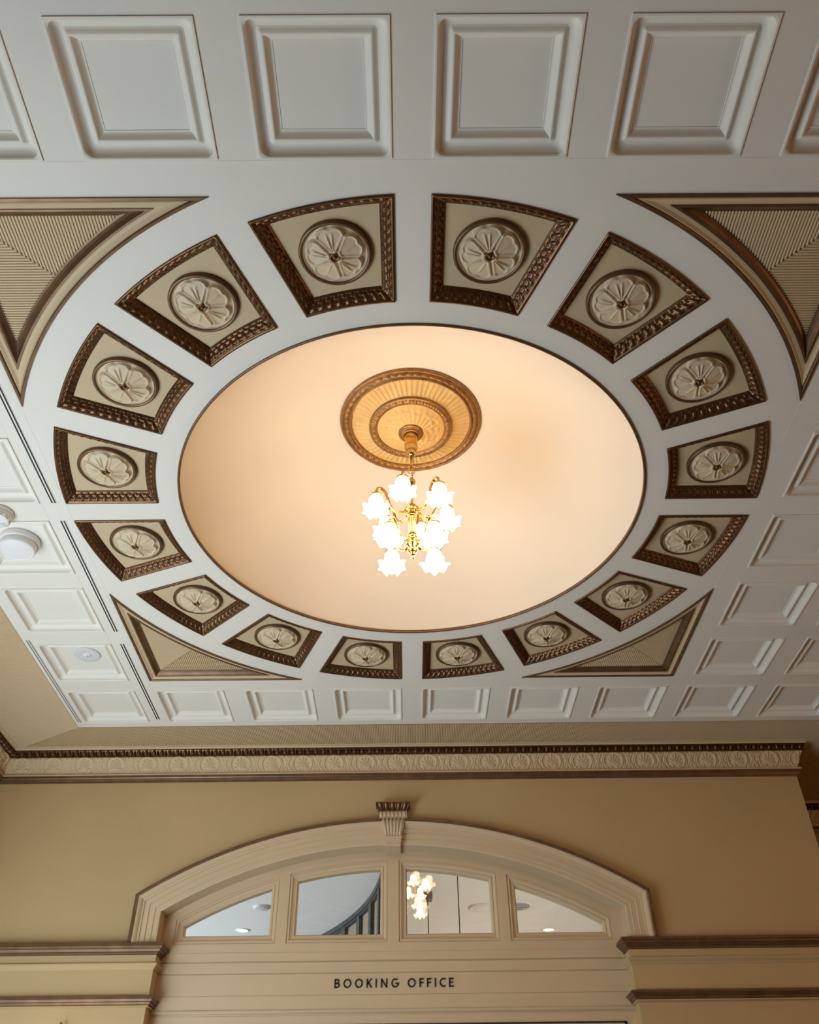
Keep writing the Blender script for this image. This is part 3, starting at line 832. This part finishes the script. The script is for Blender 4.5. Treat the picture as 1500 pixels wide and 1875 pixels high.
def arm_proto(r, z0, zc, r0=.045):
    pts = bez((r0,0,z0),(r0+.25*(r-r0),0,z0-.075),(r0+.55*(r-r0),0,z0-.03),(r0+.62*(r-r0),0,(z0+zc)/2+.03),9)
    pts += bez(pts[-1],(r0+.68*(r-r0),0,zc+.085),(r,0,zc+.125),(r,0,zc+.018),11)[1:]
    a = co('arm', MB().tube(pts, .0125, 9), M['brass'])
    h = MB().lathe([(.010,.030),(.016,.026),(.018,.016),(.032,.006),(.048,-.008),(.054,-.016),(.054,-.026),(.050,-.028)], 24)
    for k in range(3):
        q = 2*PI*k/3+.4; h.tube([(.050*cos(q),.050*sin(q),-.020),(.068*cos(q),.068*sin(q),-.020)], .0035, 6); h.ball((.070*cos(q),.070*sin(q),-.020), .006, 6, 4)
    obj('shade_holder', h, M['brass'], a, (r,0,zc))
    obj('glass_shade', shade_mesh(), M['shade'], a, (r,0,zc-.018), rotz=.3)
    return a
up = arm_proto(.315, -.03, .09); lo = arm_proto(.252, -.345, -.30, .035)
A0 = math.atan2(-1.02, -.26)
for k in range(6):
    a = up if k == 0 else copy_tree(up, ch); a.rotation_euler = (0,0,A0 + k*PI/3)
for k in range(4):
    a = lo if k == 0 else copy_tree(lo, ch); a.rotation_euler = (0,0,PI/4 - .03 + k*PI/2)

# ------------------------------------------------------------------ the room behind the window
OZ = .5; OY0, OY1, OX, OR = YF+.13, 24.0, 13.0, 4.6
tag(obj('ceiling_office', MB().box(-OX,OR,OY0,OY1,OZ,OZ+.05), M['office_white']), 'pale ceiling of the room behind the window', kind='structure')
tag(obj('floor_office', MB().box(-OX,OR,OY0,OY1,FL-.1,FL), M['floor']), kind='structure')
tag(obj('wall_office_left', MB().box(-OX-.1,-OX,OY0,OY1,FL,OZ), M['office_white']), kind='structure')
tag(obj('wall_office_right', MB().box(OR,OR+.1,OY0,OY1,FL,OZ), M['office_white']), kind='structure')
tag(obj('wall_office_back', MB().box(-OX,OR,OY1,OY1+.1,FL,OZ), M['office_white']), kind='structure')
om = MB().planar([(-OX,FL),(-OX,OZ),(OR,OZ),(OR,FL)], [arch_loop(-.001, zb=-2.285)], lambda x,z: (x,OY0+.002,z), flip=True)
tag(obj('wall_office_front', om, M['office_white']), kind='structure')
# curved slatted bulkhead
ctr = (-10.5, 10.0); rad = 9.98
scr = empty('slatted_screen', (ctr[0], ctr[1], OZ)); tag(scr, 'curved screen of dark upright slats seen through the second window pane', 'slatted screen')
A = lambda a, r: (r*cos(a), r*sin(a))
a0, a1 = math.radians(4.2), math.radians(40)
rows = [[(*A(a0+(a1-a0)*i/60, rad+dr_), z) for i in range(61)] for dr_,z in ((0,0),(0,-.09),(.03,-.10),(.03,-.13),(.10,-.14))]
obj('head_rail', MB().grid(rows, flip=True), M['slat'], scr)
rows = [[(*A(a0+(a1-a0)*i/60, rad+.10), z) for i in range(61)] for z in (-.1,-5.0)]
obj('backing', MB().grid(rows, flip=True), M['office_tan'], scr)
k = 0; a = a0
while a < a1:
    x,y = A(a, rad+.06); sl = MB(); sl.box(-.035,.035,-.105,.105,-5.0,-.1)
    obj('slat', sl, M['slat'], scr, (x,y,0), rotz=a); a += .92/rad; k += 1
# office chandelier
oc = empty('office_chandelier', (.05, 9.0, OZ)); tag(oc, 'small lit chandelier seen through the third window pane', 'chandelier')
obj('stem', MB().lathe([(.05,0),(.05,-.03),(.008,-.045),(.008,-.70),(.028,-.74),(.016,-.84),(.008,-.90),(.008,-1.06),(.024,-1.09),(.012,-1.14),(.001,-1.16)], 16), M['brass'], oc)
def small_shade(x,y,z):
    m = MB().lathe([(.010,.028),(.036,.020),(.048,-.015),(.047,-.055),(.036,-.078),(.001,-.08)], 18)
    s = obj('lamp_shade', m, M['shade_dim'], oc, (x,y,z))
    e = MB().lathe([(.036,-.045),(.058,-.085),(.088,-.115)], 30, mod=lambda r,z,a,k: (r*(1+.12*k*cos(a*6)), z+.014*k*cos(a*6)))
    obj('glass_frill', e, M['shade_edge'], s)
    zt = -.78 if z > -1.0 else -1.08
    obj('lamp_arm', MB().tube(bez((0,0,.02),(0,0,.09),(-x*.5,-y*.5,.08),(-x,-y,zt-z),8), .006, 6), M['brass'], s)
for x,y,z in ((-.025,-.12,-.75),(.17,-.06,-.80),(-.11,.02,-.90),(.085,.06,-.905),(.04,-.10,-1.10),(.075,.08,-1.19)): small_shade(x,y,z)
rd = empty('pendant_rod', (.325, 12.3, OZ)); tag(rd, 'thin dark rod hanging from a small box, seen through the third pane', 'pendant rod')
obj('ceiling_box', MB().box(-.09,.09,-.12,.12,-.14,0), mat('box_bronze', (.16,.12,.08), .5), rd, bevel=.01)
obj('rod', MB().tube([(0,-.02,-.13),(0,-.02,-3.4)], .009, 8), M['steel'], rd)
rd = empty('pendant_rod', (.80, 10.0, OZ)); tag(rd, 'thin dark rod crossing the full height of the third pane', 'pendant rod')
obj('ceiling_cup', MB().lathe([(.05,0),(.05,-.03),(.012,-.05)], 14), M['steel'], rd)
obj('rod', MB().tube([(0,0,-.03),(0,0,-3.4)], .010, 8), M['steel'], rd)
rz = obj('office_ceiling_rose', MB().lathe([(.26,0),(.26,-.03),(.22,-.05),(.17,-.03),(.15,-.05),(.08,-.06),(.001,-.06)], 40, (0,0,0)), M['office_white'], None, (1.44,13.3,OZ)); tag(rz, 'pale round ceiling rose at the right of the third pane', 'ceiling rose')
vt = empty('round_vent', (2.12,13.2,OZ)); tag(vt, 'round grey louvred vent seen through the right-hand pane', 'air vent')
obj('frame', MB().lathe([(.40,0),(.40,-.03),(.33,-.04),(.31,-.02),(.30,0)], 36), M['office_white'], vt)
lv = MB()
for q in range(-2,3):
    y = q*.115; L = sqrt(max(.3**2-y*y, .001)); lv.box(-L, L, y-.013, y+.013, -.03, -.01)
obj('louvre', lv, M['grille'], vt); obj('duct', MB().lathe([(.30,-.006),(.001,-.006)], 30), M['black'], vt)
dt = tag(obj('ceiling_detector', MB().lathe([(.17,0),(.17,-.03),(.13,-.05),(.001,-.05)], 24), mat('detector_grey', (.6,.58,.6), .5), None, (-3.05,13.1,OZ)), 'faint round detector on the ceiling in the left-hand pane', 'smoke detector')
for x,y,lab in ((-3.69,14.8,'small lit downlight seen through the left-hand pane'),(3.04,15.0,'small lit downlight seen through the right-hand pane')):
    d_ = empty('downlight', (x,y,OZ)); tag(d_, lab, 'downlight', 'downlights behind the window')
    obj('bezel', MB().lathe([(.15,0),(.15,-.015),(.12,-.02),(.11,-.005)], 28), M['plastic'], d_)
    obj('lamp', MB().lathe([(.115,-.008),(.06,-.014),(.001,-.015)], 24), M['led'], d_)

# ------------------------------------------------------------------ lights
def area(name, loc, rot, sx, sy, power, col, spread=PI):
    l = bpy.data.lights.new(name, 'AREA'); l.shape = 'RECTANGLE'; l.size = sx*S; l.size_y = sy*S; l.energy = power; l.color = col; l.spread = spread
    o = bpy.data.objects.new(name, l); C.objects.link(o); o.location = wpos(loc); o.rotation_euler = rot; return o
# daylight of the assumed left window: unseen area lights just inside the room
BAY = (WY1-WY0)/3
for k_, pw_ in ((0,66),(1,50),(2,22)):
    area('daylight', (XL+.42, WY0+BAY*(k_+.5), (WZ0+WZ1)/2-.45), (0, -PI/2 - .72, .42), WZ1-WZ0-.9, BAY-.2, pw_, (.76,.90,1.0))
for y_ in (-6.0, -1.0):      # assumed unseen warm fill lights without fittings, at the far right of the hall
    l_ = bpy.data.lights.new('assumed_hall_fill', 'POINT'); l_.energy = 30; l_.color = (1.0,.62,.30); l_.shadow_soft_size = .12
    lo_ = bpy.data.objects.new('assumed_hall_fill', l_); C.objects.link(lo_); lo_.location = wpos((XE-.8, y_, -2.8))
# assumed daylight in the room behind: an unseen area light at its left
area('assumed_office_daylight', (-OX+.1, 13.5, -3.5), (0, -PI/2, 0), 4.0, 9.0, 560, (.76,.89,1.0))
for x_,y_ in ((3.9,10.0),(1.6,15.0)):  # unseen warm fill lights added to brighten the right of this room
    l_ = bpy.data.lights.new('office_fill', 'POINT'); l_.energy = 46; l_.color = (1.0,.78,.55); l_.shadow_soft_size = .15
    lo_ = bpy.data.objects.new('office_fill', l_); C.objects.link(lo_); lo_.location = wpos((x_, y_, -2.6))
pl_ = bpy.data.lights.new('wall_lamp_bulb', 'POINT'); pl_.energy = 1.4; pl_.color = WARM; pl_.shadow_soft_size = .04
po = bpy.data.objects.new('wall_lamp_bulb', pl_); C.objects.link(po); po.location = wpos((-3.655, D-.33, -3.36))
def sconce_shade():
    o = obj('glass_shade', shade_mesh(), M['shade_sc'], sc, (0,-.32,-.0)); return o
M['shade_sc'] = mat('wall_lamp_glass', (.9,.86,.8), .35, emit=WARM, es=3)
sconce_shade()
w = bpy.data.worlds.new('World'); bpy.context.scene.world = w; w.use_nodes = True
w.node_tree.nodes['Background'].inputs[0].default_value = (.5,.6,.7,1); w.node_tree.nodes['Background'].inputs[1].default_value = .02

# ------------------------------------------------------------------ camera
f_, pit, yaw, roll, cx, cy, H = 1589.465, .6995405, .0072812, -.0132234, -.0629569, -5.6264496, 4.7695872
cp, sp_ = cos(pit), sin(pit); cw, sw = cos(yaw), sin(yaw)
fwd = Vector((sw*cp, cw*cp, sp_)); rt = Vector((cw, -sw, 0)); upv = rt.cross(fwd)
r2 = rt*cos(roll) + upv*sin(roll); u2 = upv*cos(roll) - rt*sin(roll)
cam = bpy.data.cameras.new('camera'); co_ = bpy.data.objects.new('camera', cam); C.objects.link(co_)
cam.sensor_fit = 'HORIZONTAL'; cam.sensor_width = 36; cam.lens = 36*f_/1500; cam.clip_start = .05
mm = Matrix((r2, u2, -fwd)).transposed().to_4x4(); mm.translation = Vector(wpos((cx, cy, -H))); co_.matrix_world = mm
sc_ = bpy.context.scene; sc_.camera = co_
sc_.view_settings.view_transform = 'Standard'; sc_.view_settings.look = 'None'; sc_.view_settings.exposure = -0.14; sc_.view_settings.gamma = 1.0; sc_.view_settings.use_curve_mapping = False
sc_.cycles.max_bounces = 8; sc_.cycles.diffuse_bounces = 5; sc_.cycles.sample_clamp_indirect = 6
